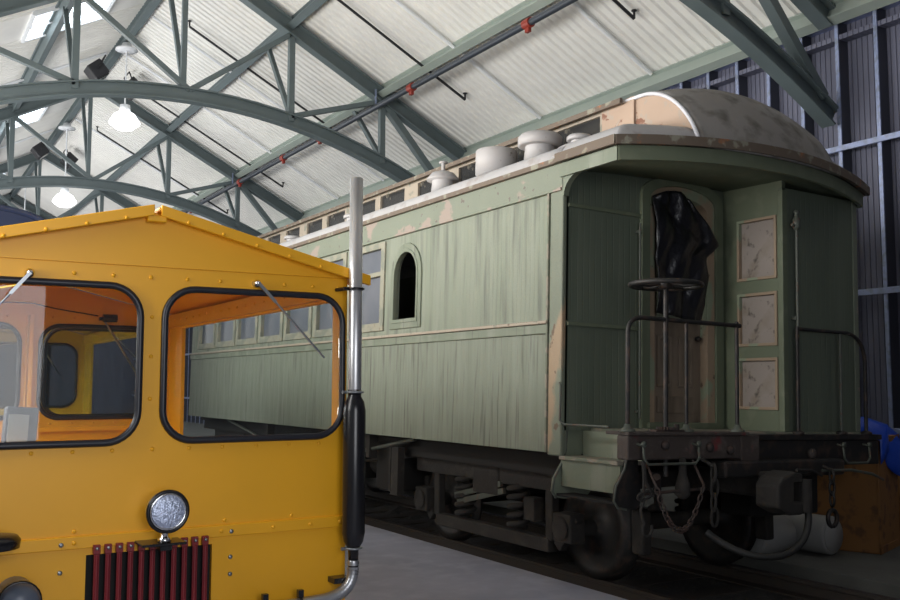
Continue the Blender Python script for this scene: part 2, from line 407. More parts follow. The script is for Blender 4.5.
for dx in (-6.3, -4.2, -2.1, 0, 2.1, 4.2, 6.3):
    x = RX+dx; big = abs(dx) > 6
    dp = .34 if big else .24
    sl = -SL if dx > 0 else (SL if dx < 0 else 0)
    nrm = Vector((-sl, 0, 1)).normalized()
    zc = roofz(x) + .10 - dp/2
    m = MB()
    up = nrm
    m.ibeam((x, Y0, zc), (x, Y1, zc), .16, dp, .03, up)
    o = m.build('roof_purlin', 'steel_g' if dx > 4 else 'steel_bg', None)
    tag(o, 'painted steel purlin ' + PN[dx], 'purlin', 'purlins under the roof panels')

# sprinkler main with red couplings, branch pipes, white tie rods
t = thing('sprinkler_main', (9.0, Y0, 7.55), 'long dark sprinkler main pipe with red couplings under the right roof slope', 'pipe')
MB().cyl((9.0, Y0, 7.55), (9.0, Y1, 7.55), .06, 12).build('pipe', 'pipe_main', t)
for yy in (12.4, 16.4, 21.0, 23.4, 26.9, 32.0):
    MB().cyl((9.0, yy-.09, 7.55), (9.0, yy+.09, 7.55), .085, 12).box(8.97, yy-.05, 7.4, 9.03, yy+.05, 7.48).build('coupling', 'red', t)
for yy in (8.5, 18.0, 27.6, 37.2):
    MB().box(8.985, yy-.02, 7.55, 9.015, yy+.02, 7.95).build('hanger', 'galv', t)
BR = ['at the top right, mostly cut by the frame edge', 'nearest long one, across the top middle of the ceiling', 'above the first arched truss', 'in the second bay above the stovepipe', 'in the third bay, far down the shed']
for k, yy in enumerate([11.1, 16.2, 21.1, 26.4, 31.6]):
    t = thing('sprinkler_branch', (10.15, yy, 7.2), 'thin black sprinkler branch pipe ' + BR[k], 'pipe', 'sprinkler branch pipes')
    a = (5.8, yy, roofz(5.8)-.05); b = (10.15, yy, roofz(10.15)-.05)
    MB().cyl(a, b, .028, 8).build('pipe', 'pipe_dk', t)
    for p in (a, b):
        MB().cyl(p, (p[0], p[1], p[2]+.14), .02, 8).lathe([(.045,.12),(.045,.14)], p, n=10).build('sprinkler_head', 'pipe_dk', t)
TR = ['at the top right of the ceiling', 'running down beside the coach roof vents', 'crossing the first bay behind the arch', 'in the second bay over the stovepipe', 'in the third bay']
for k, yy in enumerate([11.9, 15.1, 22.0, 24.9, 32.0]):
    o = MB().cyl((5.2, yy, roofz(5.2)+.04), (11.25, yy, roofz(11.25)+.04), .035, 8).build('roof_tie_rod', 'white')
    tag(o, 'thin white tie rod under the right roof slope, ' + TR[k], 'rod', 'white tie rods on the right slope')
for k, yy in enumerate([16.5, 25.2, 34.0]):
    o = MB().cyl((-1.0, yy, roofz(-1)+.08), (4.8, yy, roofz(4.8)+.08), .035, 8).build('roof_tie_rod', 'white')
    tag(o, 'thin white tie rod under the left roof slope, ' + ['nearest', 'second', 'farthest'][k] + ' of that side', 'rod', 'white tie rods on the left slope')

# hanging lamps
LL = ['nearest of the row, hanging high above the yellow cab', 'second of the row, seen just above the yellow cab roof', 'third of the row, far down the shed']
for k, (yy, zz) in enumerate([(23.7, 7.98), (32.2, 7.42), (42.0, 7.45)]):
    t = thing('pendant_lamp', (RX-.02, yy, zz), 'white glowing pendant lamp, ' + LL[k], 'lamp', 'pendant lamps under the ridge')
    MB().cyl((RX-.02, yy, zz+.3), (RX-.02, yy, RZ-.2), .022, 8).build('stem', 'white', t)
    MB().lathe([(.05,.16),(.10,.14),(.14,.05),(.26,.0),(.27,-.04),(.10,-.05)], (RX-.02, yy, RZ-.35), n=20).build('ceiling_canopy', 'white', t)
    MB().lathe([(.06,.52),(.12,.50),(.13,.36),(.10,.33)], (RX-.02, yy, zz-.05), n=20).build('socket_cap', 'white', t)
    MB().lathe([(.10,.30),(.24,.22),(.35,.05),(.37,0.),(.34,-.04),(.20,-.15),(.02,-.18)], (RX-.02, yy, zz), n=24).build('glass_shade', 'bulb', t)
    l = bpy.data.lights.new('lamp_light', 'POINT'); l.energy = 40; l.color = (.93,.97,1); l.shadow_soft_size = .4
    lo = bpy.data.objects.new('lamp_light', l); COL.objects.link(lo); lo.location = (RX-.02, yy, zz-.75)
# floodlights in pairs at the ridge
for k, (xx, yy, zz) in enumerate([(4.45, 24.6, 9.45), (5.55, 25.6, 9.45), (4.45, 34.2, 9.45), (5.55, 35.2, 9.45)]):
    s = -1 if xx < RX else 1
    t = thing('floodlight', (xx, yy, zz), 'dark box floodlight at the ridge, %s side, %s pair' % ('left' if s < 0 else 'right', 'nearer' if k < 2 else 'farther'), 'light fixture', 'floodlights at the ridge')
    R_ = Matrix.Translation((xx, yy, zz)) @ Matrix.Rotation(s*.7, 4, 'Y')
    MB().box(-.2,-.26,-.2,.2,.26,.2).xf(R_).build('housing', 'pipe_dk', t, bevel=.03)
    MB().box(-.16,-.22,-.225,.16,.22,-.2).xf(R_).build('front_glass', 'darkglass', t)
    MB().tube([(xx-.0, yy-.3, zz), (xx-s*.15, yy-.3, zz+.35), (xx-s*.15, yy+.3, zz+.35), (xx, yy+.3, zz)], .02, 6).build('bracket', 'pipe_dk', t)

# ------------------------------------------------------------------ track
for k, x in enumerate((5.34, 6.78)):
    pr = [(-.065,-.15),(.065,-.15),(.065,-.135),(.01,-.115),(.01,-.04),(.034,-.03),(.034,0),(-.034,0),(-.034,-.03),(-.01,-.04),(-.01,-.115),(-.065,-.135)]
    o = MB().plate([[(x+a, b-.03) for a, b in pr]], fY(Y0), Y1-Y0).build('rail', 'rail')
    tag(o, ['dark steel rail beside the grey concrete floor, nearer the camera', 'dark steel rail farther from the camera beside the low right platform'][k], 'rail', 'rails under the green coach')
y = 2.2; i = 0
while y < 13:
    o = MB().box(5.0, y, -.33, 6.96, y+.22, -.178).build('railroad_tie', 'tie', bevel=.01)
    tag(o, 'dark wooden tie in the ballast, ' + ['first','second','third','fourth','fifth','sixth','seventh','eighth','ninth','tenth','eleventh','twelfth','thirteenth','fourteenth','fifteenth','sixteenth','seventeenth','eighteenth'][i] + ' along the track from the open door end', 'railroad tie', 'wooden ties under the coach rails')
    y += .62; i += 1

# ------------------------------------------------------------------ the green coach
CO = Vector((4.63, 11.2, 1.2))
TILT = math.radians(1.6)
coach = thing('passenger_coach', CO, 'old pale green wooden railway passenger coach with open end platform and peeling paint', 'railway coach', rot=(0, TILT, 0), origin=CO)
XA, XB, YA, YB = 4.63, 7.42, 5.98, 16.3
XC = (XA+XB)/2
# left side
MB().box(XA, YA, 1.07, XA+.05, YB, 2.08).build('lower_side_boards', 'green_low', coach, label='pale green tongue and groove lower side with dirty streaks')
WIN = [(9.14+.985*i, 9.14+.985*i+.80) for i in range(7)]
holes = [arch(8.33, 2.25, 8.85, 3.0)] + [rect(a, 2.22, b, 3.10) for a, b in WIN]
MB().plate([rect(YA, 2.12, YB, 3.18)] + holes, fX(XA), .05).build('upper_side_boards', 'green_bb', coach)
MB().box(XA-.045, YA+.16, 2.098, XA+.01, YB, 2.125).build('belt_rail', 'cream', coach, bevel=.006, label='worn cream belt rail')
MB().box(XA-.02, YA+.16, 2.02, XA+.01, YB, 2.096).build('belt_board', 'green', coach, bevel=.004)
MB().box(XA-.02, YA-.02, 3.18, XA+.05, YB, 3.42).box(XA-.035, YA, 3.165, XA+.01, YB, 3.19).build('letterboard', 'peel', coach, bevel=.005, label='green letterboard with patches peeled to pink')
M['post'] = mat('corner_post_paint', (.16,.182,.135), .65, c2=(.30,.22,.14), thr=.56, soft=.03, scale=2.2, stretch=(1,1,.5), c3=(.12,.08,.05), thr3=.66, scale3=10., bump=.3)
MB().box(XA-.015, YA-.01, 1.05, XA+.03, YA+.16, 3.2).build('corner_post', 'post', coach, bevel=.012)
MB().box(XA-.03, YA+.16, 1.07, XA+.01, YA+.185, 3.18).build('corner_batten', 'belt', coach, bevel=.005)
# arched window frame
ao = arch(8.27, 2.18, 8.93, 3.07); ai = arch(8.34, 2.25, 8.86, 3.0)
MB().plate([ao, ai], fX(XA-.018), .03).build('arched_window_frame', 'green', coach, bevel=.008)
ai2 = arch(8.33, 2.24, 8.87, 3.01); ai3 = arch(8.36, 2.28, 8.84, 2.975)
MB().plate([ai2, ai3], fX(XA-.026), .05).build('arched_window_bead', 'green', coach, bevel=.005)
for a, b in WIN:
    f = MB().plate([rect(a-.06, 2.18, b+.06, 3.15), rect(a+.03, 2.27, b-.03, 2.78), rect(a+.03, 2.83, b-.03, 3.08)], fX(XA-.02), .06).build('window_frame', 'winframe', coach, bevel=.006)
    MB().box(XA+.03, a+.02, 2.25, XA+.04, b-.02, 3.1).build('pane', 'winglass', f)
# right side, ends, floor
MB().box(XB-.05, YA, 1.07, XB, YB, 3.42).build('far_side_wall', 'green', coach)
dw = arch(5.57, 1.30, 6.25, 3.30, flat=.35)
MB().plate([rect(XA+.03, 1.25, XB-.05, 3.5), dw], fY(YA), .05).build('end_wall', 'green_end_shaded', coach)
MB().box(XA+.05, YB-.05, 1.07, XB-.05, YB, 3.5).build('end_wall', 'green_end_shaded', coach)
for z in (2.08, 3.04): MB().box(XA+.04, YA-.018, z, 5.45, YA+.01, z+.03).build('end_belt_rail', 'green_shaded', coach, bevel=.004)
MB().box(XA+.22, YA+.01, 1.0, XB-.05, YB, 1.065).box(XA+.28, YA+.02, .86, XA+.42, YB, 1.0).box(XB-.25, YA, .9, XB-.05, YB, 1.0).build('underframe', 'underside', coach)
# door frame and door
fo = arch(5.44, 1.27, 6.40, 3.44, flat=.38); fi = arch(5.53, 1.27, 6.31, 3.36, flat=.36)
MB().plate([fo, fi], fY(YA-.035), .05).build('door_moulding', 'green_shaded', coach, bevel=.01)
fi2 = arch(5.60, 1.30, 6.22, 3.27, flat=.34)
MB().plate([arch(5.53, 1.27, 6.31, 3.36, flat=.36), fi2], fY(YA-.015), .10).build('door_frame', 'tan', coach, bevel=.006, label='tan door frame with flaking paint')
d = MB().plate([arch(5.60, 1.30, 6.22, 3.27, flat=.34), arch(5.70, 2.18, 6.12, 3.16, flat=.4)], fY(YA+.07), .04)
door = d.build('end_door', 'tan_dk', coach, label='bare brown door with panelled lower half')
pm = MB()
for (x0, x1) in ((5.70, 5.87), (5.95, 6.12)):
    pm.plate([rect(x0, 1.62, x1, 2.06), rect(x0+.03, 1.65, x1-.03, 2.03)], fY(YA+.055), .02)
pm.box(5.70, YA+.055, 1.40, 6.12, YA+.075, 1.54)
pm.build('door_panel', 'tan_dk', door, bevel=.004)
MB().lathe([(.02,0),(.025,-.03),(.012,-.05)], (6.17, YA+.07, 2.05), axis='y', n=12).build('door_knob', 'iron', door)
MB().box(5.5, YA-.06, 1.27, 6.34, YA+.1, 1.32).build('door_threshold', 'green_shaded', coach, bevel=.006)
# enclosed half of the vestibule: panelled wall facing left, boarded wall facing the camera
XV, YV = 6.44, 5.33
panes = [(2.57, 3.08), (2.0, 2.43), (1.46, 1.87)]
MB().plate([rect(YV, 1.27, YA, 3.42)] + [rect(5.40, z0, 5.80, z1) for z0, z1 in panes], fX(XV), .04).build('vestibule_side_wall', 'green_shaded', coach, label='green panelled wall with three square boarded panes')
for z0, z1 in panes:
    f = MB().plate([rect(5.385, z0-.015, 5.815, z1+.015), rect(5.41, z0+.01, 5.79, z1-.01)], fX(XV-.015), .04).build('pane_frame', 'tan', coach, bevel=.004)
    MB().box(XV+.025, 5.40, z0, XV+.035, 5.80, z1).build('boarded_pane', 'board', f)
MB().box(XV, YV, 1.27, XB-.02, YV+.04, 3.32).build('vestibule_end_wall', 'green_end_shaded', coach)
MB().box(XV-.012, YV-.012, 1.27, XV+.05, YV+.04, 3.3).build('vestibule_corner_post', 'green_shaded', coach, bevel=.006)
MB().box(XB-.06, YV-.01, 1.27, XB, YA, 3.32).build('vestibule_outer_wall', 'peel', coach, bevel=.006)
# vertical pipe with valve on the vestibule end wall
vp = MB().tube([(6.56, YV-.05, 1.28), (6.56, YV-.05, 3.02)], .014, 8).box(6.54, YV-.05, 2.2, 6.58, YV+.01, 2.23).build('handhold_pipe', 'ironpale', coach)
MB().lathe([(.02,-.06),(.035,-.03),(.035,.03),(.02,.05),(.018,.08),(.028,.1),(.0,.12)], (6.56, YV-.05, 3.02), n=12).cyl((6.56, YV-.05, 3.0), (6.50, YV-.05, 3.0), .014, 8).build('pipe_valve', 'ironpale', vp)
# thin grab rod beside the door
MB().tube([(5.40, YA-.05, 1.35), (5.40, YA-.05, 2.98)], .011, 8).box(5.39, YA-.05, 2.9, 5.41, YA+.01, 2.92).box(5.39, YA-.05, 1.4, 5.41, YA+.01, 1.42).build('door_grab_rod', 'ironpale', coach)

# roof ---------------------------------------------------------------
EZ = 3.44
def lowprof(d):        # height above the eave as distance d inwards
    return .10*(1-math.exp(-d/.05)) + .23*d
def eavey(x):          # plan of the front eave
    u = (x-XC)/(XB-XA+.1)*2
    return 4.98 + .30*u*u
XE0, XE1 = XA-.05, XB+.05
def lowz(x, y):
    d = min(x-XE0, XE1-x, max(0, (y-eavey(x)))*1.0)
    return EZ + .05*(1-abs((x-XC)/(XC-XE0))**2) + lowprof(max(0, min(d, .6)))
DX0, DX1 = 5.2, 6.74
def deckz(x, y):
    d = y - eavey(x) + .02
    L = .65
    k = 1.0 if d >= L else max(0, 1-(1-max(0, d)/L)**2)**.7
    DC = (DX0+DX1)/2; cam_ = .12*(1-((x-DC)/(DX1-DC))**2)
    return EZ - .02 + (.565+cam_)*k
def roof_at(mir):
    yy = (lambda y: y) if not mir else (lambda y: YA+YB-y)
    lab = 'hood' 
    # lower hood roof
    P = []
    nx, ny = 48, 16
    for i in range(nx+1):
        x = XE0 + (XE1-XE0)*(.5-.5*math.cos(PI*i/nx))
        row = [(x, yy(eavey(x)), EZ-.02+.05*(1-abs((x-XC)/(XC-XE0))**2))]
        for j in range(ny+1):
            t = (j/ny)**2; y = eavey(x)*(1-t) + (YA+.1)*t
            row.append((x, yy(y), lowz(x, y)))
        P.append(row)
    cut = [i for i in range(nx+1) if XE0 + (XE1-XE0)*(.5-.5*math.cos(PI*i/nx)) < 5.26][-1]
    MB().grid(P[:cut+1]).build('hood_roof', 'rooflight', coach, solid=.015, label='silver grey flank of the hood roof')
    MB().grid(P[cut:]).build('hood_roof', 'roofgrey', coach, solid=.015)
    # deck bullnose
    P = []
    for i in range(25):
        x = DX0 + (DX1-DX0)*i/24
        row = []
        for j in range(19):
            t = (j/18)**2; y = eavey(x)-.02 + (YA+.12-eavey(x))*t
            row.append((x, yy(y), deckz(x, y)))
        P.append(row)
    MB().grid(P).build('bullnose_deck', 'roofgrey', coach, solid=.02, label='weathered grey curved roof end')
    for X_ in (DX0, DX1):
        rim = [(X_, yy(eavey(X_)-.02+(YA+.05-eavey(X_))*(j/18)**2), deckz(X_, eavey(X_)-.02+(YA+.05-eavey(X_))*(j/18)**2)) for j in range(19)]
        if X_ == DX0: MB().tube(rim, .016, 8).build('roof_rim', 'rimwhite', coach)
        # cheek under the rim
        Q = []
        for (a, b, c) in rim: Q.append([(X_+(.02 if X_ == DX0 else -.02), b, EZ+.02), (X_+(.02 if X_ == DX0 else -.02), b, c-.005)])
        MB().grid(Q, False).build('bullnose_cheek', 'pink' if X_ == DX0 else 'roofgrey', coach, solid=.02)
    # fascia following the eave
    for nm, zt, zb, off, mt in (('eave_board', .012, -.06, -.035, 'fasciabrown'), ('fascia', -.06, -.17, .02, 'green_shaded')):
        P = []
        n = 40
        zz = lambda x: EZ + .05*(1-abs((x-XC)/(XC-XE0))**2)
        for i in range(n+1):
            x = XE0+off + (XE1-XE0-2*off)*i/n; y = eavey(x)+off
            P.append([(x, yy(y), zz(x)+zt), (x, yy(y), zz(x)+zb)])
        MB().grid(P, False).build(nm, mt, coach, solid=.03)
        for X_ in (XE0+off, XE1-off):
            MB().box(X_-.015, yy(eavey(X_)+off), EZ+zt, X_+.015, yy(YA), EZ+zb).build(nm, 'green' if nm == 'fascia' else mt, coach)
    P = []
    for i in range(21):
        x = XE0+.03+(XE1-XE0-.06)*i/20
        P.append([(x, yy(eavey(x)+.05), EZ-.10+.05*(1-abs((x-XC)/(XC-XE0))**2)), (x, yy(YA), EZ-.10+.07*(1-abs((x-XC)/(XC-XE0))**2))])
    MB().grid(P).build('hood_ceiling', 'green_shaded', coach, solid=.02)
roof_at(False); roof_at(True)
# letterboard bracket curving up under the hood
br = [(YA+.02, 3.19), (YA+.02, 3.30)]
pts = [(5.98, 3.36), (5.98, 3.12), (5.955, 3.12)] + [(5.955-.23*(1-math.cos(PI/2*k/8)), 3.12+.17*math.sin(PI/2*k/8)) for k in range(1, 9)] + [(5.35, 3.29), (5.35, 3.36)]
MB().plate([pts], fX(XA-.02), .05).build('hood_bracket', 'green', coach)
# lower roofs along the body and the clerestory
for s in (0, 1):
    P = []
    for (d, z) in ((0, -.03), (0, .0), (.015, .05), (.05, .085), (.12, .115), (.3, .165), (.62, .245)):
        x = XE0+d if s == 0 else XE1-d
        P.append([(x, yy_, EZ+z) for yy_ in [YA-.02+(YB-YA+.04)*k/40 for k in range(41)]])
    MB().grid(P).build('lower_roof', 'rooflight', coach, solid=.01)
MB().box(XE0-.012, YA, EZ-.05, XE0+.03, YB, EZ-.008).build('eave_board', 'fasciabrown', coach)
CW = [(6.22,6.85),(7.0,7.7),(7.86,8.55),(9.0,9.45),(9.77,10.4),(10.54,11.15),(11.44,12.02),(12.19,12.74),(13.02,13.55),(13.8,14.35),(14.5,15.1)]
MB().plate([rect(YA+.05, 3.60, YB-.05, 4.0)] + [rect(a, 3.72, b, 3.94) for a, b in CW], fX(DX0), .03).build('clerestory_wall', 'cream', coach, label='cream clerestory wall with small dark windows')
for a, b in CW:
    MB().box(DX0+.025, a-.02, 3.70, DX0+.03, b+.02, 3.96).build('clerestory_pane', 'darkglass', coach)
MB().box(DX1-.03, YA+.05, 3.6, DX1, YB-.05, 4.0).build('clerestory_wall', 'cream', coach)
MB().box(DX0-.012, YA-.2, 3.68, DX0+.01, YA+.2, 4.0).build('clerestory_end_panel', 'pink', coach, label='peach end panel with rust flakes')
P = []
for i in range(13):
    x = DX0-.06 + (DX1-DX0+.12)*i/12; u = (x-(DX0+DX1)/2)/((DX1-DX0)/2+.06)
    P.append([(x, yy_, EZ+.545+.12*(1-u*u)) for yy_ in [YA-.0+(YB-YA)*k/30 for k in range(31)]])
MB().grid(P).build('upper_deck_roof', 'roofgrey', coach, solid=.035)
MB().box(DX0-.075, YA-.1, 3.955, DX0-.045, YB, 4.0).build('deck_edge_moulding', 'fasciabrown', coach)
# roof ventilators
def vent(y, r, h, kind):
    z0 = EZ+.17
    x = 4.93
    if kind == 'drum':
        m = MB().lathe([(r,0),(r,h),(r*.97,h+.01),(r*.1,h+.02)], (x, y, z0), n=28)
        v = m.build('roof_ventilator', 'vent', coach)
    else:
        v = MB().lathe([(r*.72,0),(r*.66,h*.55),(r*.66,h*.6)], (x, y, z0), n=28).build('roof_ventilator', 'vent', coach)
        MB().lathe([(r*.9,h*.50),(r,h*.52),(r,h*.82),(r*.86,h*.95),(r*.5,h*1.02),(.02,h*1.03)] if kind == 'cap' else [(r,h*.52),(r*1.0,h*.6),(r*.7,h*.85),(r*.3,h*.95),(.03,h*.97)], (x, y, z0), n=28).build('ventilator_cap', 'vent', v)
        if kind == 'cone':
            MB().cyl((x, y, z0+h*.9), (x, y, z0+h*1.35), .02, 8).lathe([(.045,h*1.3),(.045,h*1.38)], (x,y,z0), n=12).build('ventilator_stem', 'vent', v)
vent(8.42, .17, .24, 'cone'); vent(7.42, .20, .22, 'drum'); vent(6.72, .20, .24, 'cap'); vent(6.16, .11, .10, 'cap')
for y in (10.6, 12.6): vent(y, .12, .1, 'cap')

# platforms ------------------------------------------------------------
MB().box(4.93, 5.26, 1.2, XB-.02, YA+.02, 1.27).build('platform_floor', 'belt', coach, bevel=.005)
MB().box(4.93, YB-.02, 1.2, XB-.02, YB+.7, 1.27).build('platform_floor', 'belt', coach, bevel=.005)
MB().box(4.58, 5.15, 1.075, 5.78, 5.27, 1.25).build('end_beam', 'beam', coach, bevel=.012, label='scuffed brown end beam with bolt heads')
MB().box(4.57, 5.13, 1.25, 5.80, 5.38, 1.275).build('platform_edge_board', 'beam', coach, bevel=.005)
MB().box(5.72, 5.14, 1.05, 5.92, 5.29, 1.25).build('beam_block', 'beam', coach, bevel=.01)
MB().box(5.90, 5.22, 1.0, 7.52, 5.32, 1.21).build('buffer_beam', 'iron', coach, bevel=.01)
MB().box(5.78, 5.20, 1.21, 7.54, 5.36, 1.255).build('platform_edge_board', 'iron', coach, bevel=.006)
MB().box(5.5, 5.10, .93, 6.9, 5.26, 1.06).build('draft_sill', 'iron', coach, bevel=.02)
for x, z in ((4.93, 1.18), (5.38, 1.16), (5.60, 1.14)):
    MB().lathe([(.035,0),(.035,-.02),(.02,-.035),(.004,-.036)], (x, 5.15, z), axis='y', n=12).build('bolt_head', 'rust', coach)
MB().lathe([(.04,0),(.04,-.03),(.015,-.04)], (6.62, 5.22, 1.10), axis='y', n=14).build('marker_reflector', 'beam', coach)
# steps
def sidepl(y, t, mt, nm):
    pts = [(4.93, 1.26), (4.70, 1.26)]
    c = [(4.70,1.26),(4.69,1.10),(4.66,1.0),(4.58,.88),(4.565,.78),(4.60,.735),(4.68,.72)]
    pts = c + ([(4.90, .72), (4.98, .8), (4.98, 1.26)] if y > 5.6 else [(4.80, .72), (4.83, .78), (4.80, 1.0), (4.78, 1.26)])
    return MB().plate([pts], fY(y), t).build(nm, mt, coach, bevel=.004)
sidepl(6.0, .025, 'green', 'step_side_plate'); sidepl(5.28, .02, 'iron', 'step_side_plate')
MB().tube([(4.70,5.275,1.24),(4.69,5.275,1.10),(4.66,5.275,1.0),(4.58,5.275,.88),(4.562,5.275,.78),(4.60,5.275,.73),(4.68,5.275,.715)], .009, 6).build('step_plate_edge', 'ironpale', coach)
MB().tube([(4.70,5.995,1.30),(4.69,5.995,1.10),(4.66,5.995,1.0),(4.58,5.995,.88),(4.562,5.995,.78),(4.60,5.995,.73)], .010, 6).build('step_plate_edge', 'ironpale', coach)
MB().box(4.62, 5.31, 1.025, 4.86, 5.995, 1.055).build('step_tread', 'belt', coach, bevel=.006)
MB().box(4.65, 5.31, .82, 4.67, 5.995, 1.025).build('step_riser', 'green', coach)
MB().box(4.86, 5.31, 1.03, 4.88, 5.995, 1.25).build('step_riser', 'green', coach)
MB().box(4.60, 5.31, .745, 4.78, 5.995, .765).build('step_tread', 'underside', coach, bevel=.004)
MB().tube([(4.60, 5.97, 1.62), (4.58, 5.93, 1.60), (4.57, 5.92, 1.33), (4.60, 5.9, 1.30), (4.62, 5.4, 1.30)], .010, 8).build('step_grab_iron', 'ironpale', coach)
# railings
def tubeobj(nm, pts, r, mt='iron'): return MB().tube(pts, r, 10).build(nm, mt, coach)
rp = [(4.62, 5.2, 1.27), (4.62, 5.2, 1.98)] + bez((4.62,5.2,1.98), (4.62,5.2,2.10), (4.76,5.2,2.10)) + [(5.78, 5.2, 2.10)]
rl = tubeobj('platform_railing', rp, .017)
MB().cyl((5.74, 5.2, 1.27), (5.74, 5.2, 2.13), .016, 10).build('railing_post', 'iron', rl)
MB().cyl((5.20, 5.2, 1.27), (5.20, 5.2, 2.10), .014, 10).build('railing_post', 'iron', rl)
for x in (4.62, 5.20, 5.74):
    MB().lathe([(.06,0),(.055,.02),(.03,.035),(.022,.06)], (x, 5.2, 1.27), n=14).build('railing_foot', 'ironpale', rl)
rp = [(6.50, 5.24, 2.12), (7.14, 5.24, 2.12)] + bez((7.14,5.24,2.12), (7.36,5.24,2.10), (7.38,5.24,1.88)) + [(7.38, 5.24, 1.26)]
rr = tubeobj('platform_railing', rp, .016)
MB().cyl((7.05, 5.24, 1.26), (7.05, 5.24, 2.12), .013, 10).build('railing_post', 'ironpale', rr)
MB().cyl((6.50, 5.24, 1.26), (6.50, 5.24, 2.14), .014, 10).build('railing_post', 'iron', rr)
for x in (6.5, 7.05, 7.38):
    MB().lathe([(.05,0),(.045,.02),(.02,.03)], (x, 5.24, 1.255), n=14).build('railing_foot', 'iron', rr)
# brake wheel and staff
bs = MB().cyl((4.99, 5.2, .95), (4.99, 5.2, 2.40), .019, 12).build('brake_staff', 'iron', coach)
bw = MB(); bw.tube([(4.99+.26*math.cos(2*PI*k/40), 5.2+.26*math.sin(2*PI*k/40), 2.36) for k in range(40)], .02, 8, closed=True)
for k in range(5):
    a = 2*PI*k/5+.3; bw.tube([(4.99, 5.2, 2.375), (4.99+.13*math.cos(a), 5.2+.13*math.sin(a), 2.35), (4.99+.26*math.cos(a), 5.2+.26*math.sin(a), 2.36)], .013, 6)
bw.lathe([(.05,-.03),(.05,.02),(.02,.05)], (4.99, 5.2, 2.36), n=14)
bw.build('brake_wheel', 'iron', coach)
rt = MB(); 
n = 18
rt.plate([[((.055 if k % 2 else .07)*math.cos(2*PI*k/36), (.055 if k % 2 else .07)*math.sin(2*PI*k/36)) for k in range(36)]], lambda u, v, t: (4.99+u, 5.2+v, 1.29+t), .02)
rt.box(4.86, 5.16, 1.275, 5.14, 5.24, 1.29); rt.cyl((5.1,5.2,1.27),(5.1,5.2,1.33),.02,10)
rt.build('brake_ratchet', 'rust', coach)
# grab irons on the beams
def grab(x0, x1, zt, zb, y, nm='beam_grab_iron'):
    m = MB().tube([(x0, y-.0, zt), (x0, y-.06, zt-.01), (x0, y-.07, zb+.04), (x0+.04, y-.07, zb), (x1-.04, y-.07, zb), (x1, y-.07, zb+.04), (x1, y-.06, zt-.01), (x1, y, zt)], .010, 8)
    for x in (x0, x1): m.lathe([(.022,0),(.022,-.02)], (x, y-.055, zt), axis='y', n=10)
    m.build(nm, 'ironpale', coach)
grab(4.67, 5.21, 1.19, 1.05, 5.15); grab(6.96, 7.30, 1.17, 1.02, 5.22)
# chains
def link(mb, c, d, r, wdt, ln, flip):
    d = Vector(d).normalized(); side = d.cross(Vector((0,1,0)))
    if side.length < .1: side = Vector((1,0,0))
    side.normalize(); oth = d.cross(side)
    s_ = side if flip else (side*.35+oth*.94)
    pts = []
    for k in range(12):
        a = 2*PI*k/12; pts.append(Vector(c) + d*(ln*math.cos(a)) + s_*(wdt*math.sin(a)))
    mb.tube(pts, r, 6, closed=True)
ch = MB(); N_ = 19
pts = []
for k in range(N_+1):
    t = k/N_; x = 4.71+.46*t; z = .90 - .31*(1-(2*t-1)**2) + .0*t
    pts.append(Vector((x, 5.0, z)))
for k in range(N_):
    link(ch, (pts[k]+pts[k+1])/2, pts[k+1]-pts[k], .007, .018, .030, k % 2)
ch.tube([(4.71, 5.0, .90), (4.73, 5.12, 1.05)], .01, 6); ch.tube([(5.17, 5.0, .90), (5.18, 5.12, 1.07)], .01, 6)
ch.build('safety_chain', 'rust', coach)
ch = MB()
for k in range(4): link(ch, (5.29+.01*(k % 2), 5.02, .98-.105*k), (0.05,0,1), .012, .034, .068, k % 2)
ch.tube([(5.29, 5.02, 1.03), (5.29, 5.14, 1.08)], .014, 6); ch.build('safety_chain', 'truck', coach)
ch = MB()
for k in range(3): link(ch, (6.62, 5.02, .93-.09*k), (0.0,0,1), .011, .03, .058, k % 2)
ch.tube([(6.62, 5.02, .98), (6.62, 5.2, 1.03)], .014, 6)
ch.tube([(6.62+.055*math.sin(a), 5.02, .60-.065*math.cos(a)) for a in [PI*.05+i*2*PI*.95/14 for i in range(15)]], .018, 8)
ch.build('safety_chain', 'iron', coach)
hk = MB().tube([(4.84, 5.05, 1.0), (4.83, 5.04, .86), (4.80, 5.04, .80)] , .010, 6)
link(hk, (4.84, 5.04, .84), (1,0,.2), .009, .025, .07, 1)
hk.tube([(4.84, 5.04, .82), (4.80, 5.04, .74), (4.83, 5.04, .66)] + [(4.865+.045*math.cos(a), 5.04, .61+.05*math.sin(a)) for a in [2.2, 2.9, 3.7, 4.5, 5.3, 6.1, 6.8]], .011, 8)
hk.xf(Matrix.Translation((-.2, 0, 0)))
hk.build('chain_hook', 'truck', coach)
# bits under the end beam
m = MB().lathe([(.025,.22),(.03,.10),(.05,.04),(.055,.0),(.055,-.05),(.035,-.07),(.02,-.08)], (5.10, 5.14, .87), n=16); m.build('bell_crank_spring', 'truck', coach)
MB().cyl((4.66, 5.12, .84), (5.30, 5.12, .86), .012, 8).build('brake_rod', 'rust', coach)
MB().tube([(4.68, 5.1, 1.07), (4.70, 5.1, .92), (4.78, 5.1, .83)], .016, 8).build('brake_lever', 'truck', coach)
MB().tube([(4.90, 5.2, .95), (5.2, 5.5, .70), (5.5, 5.9, .62)], .03, 8).build('brake_rod', 'iron', coach)
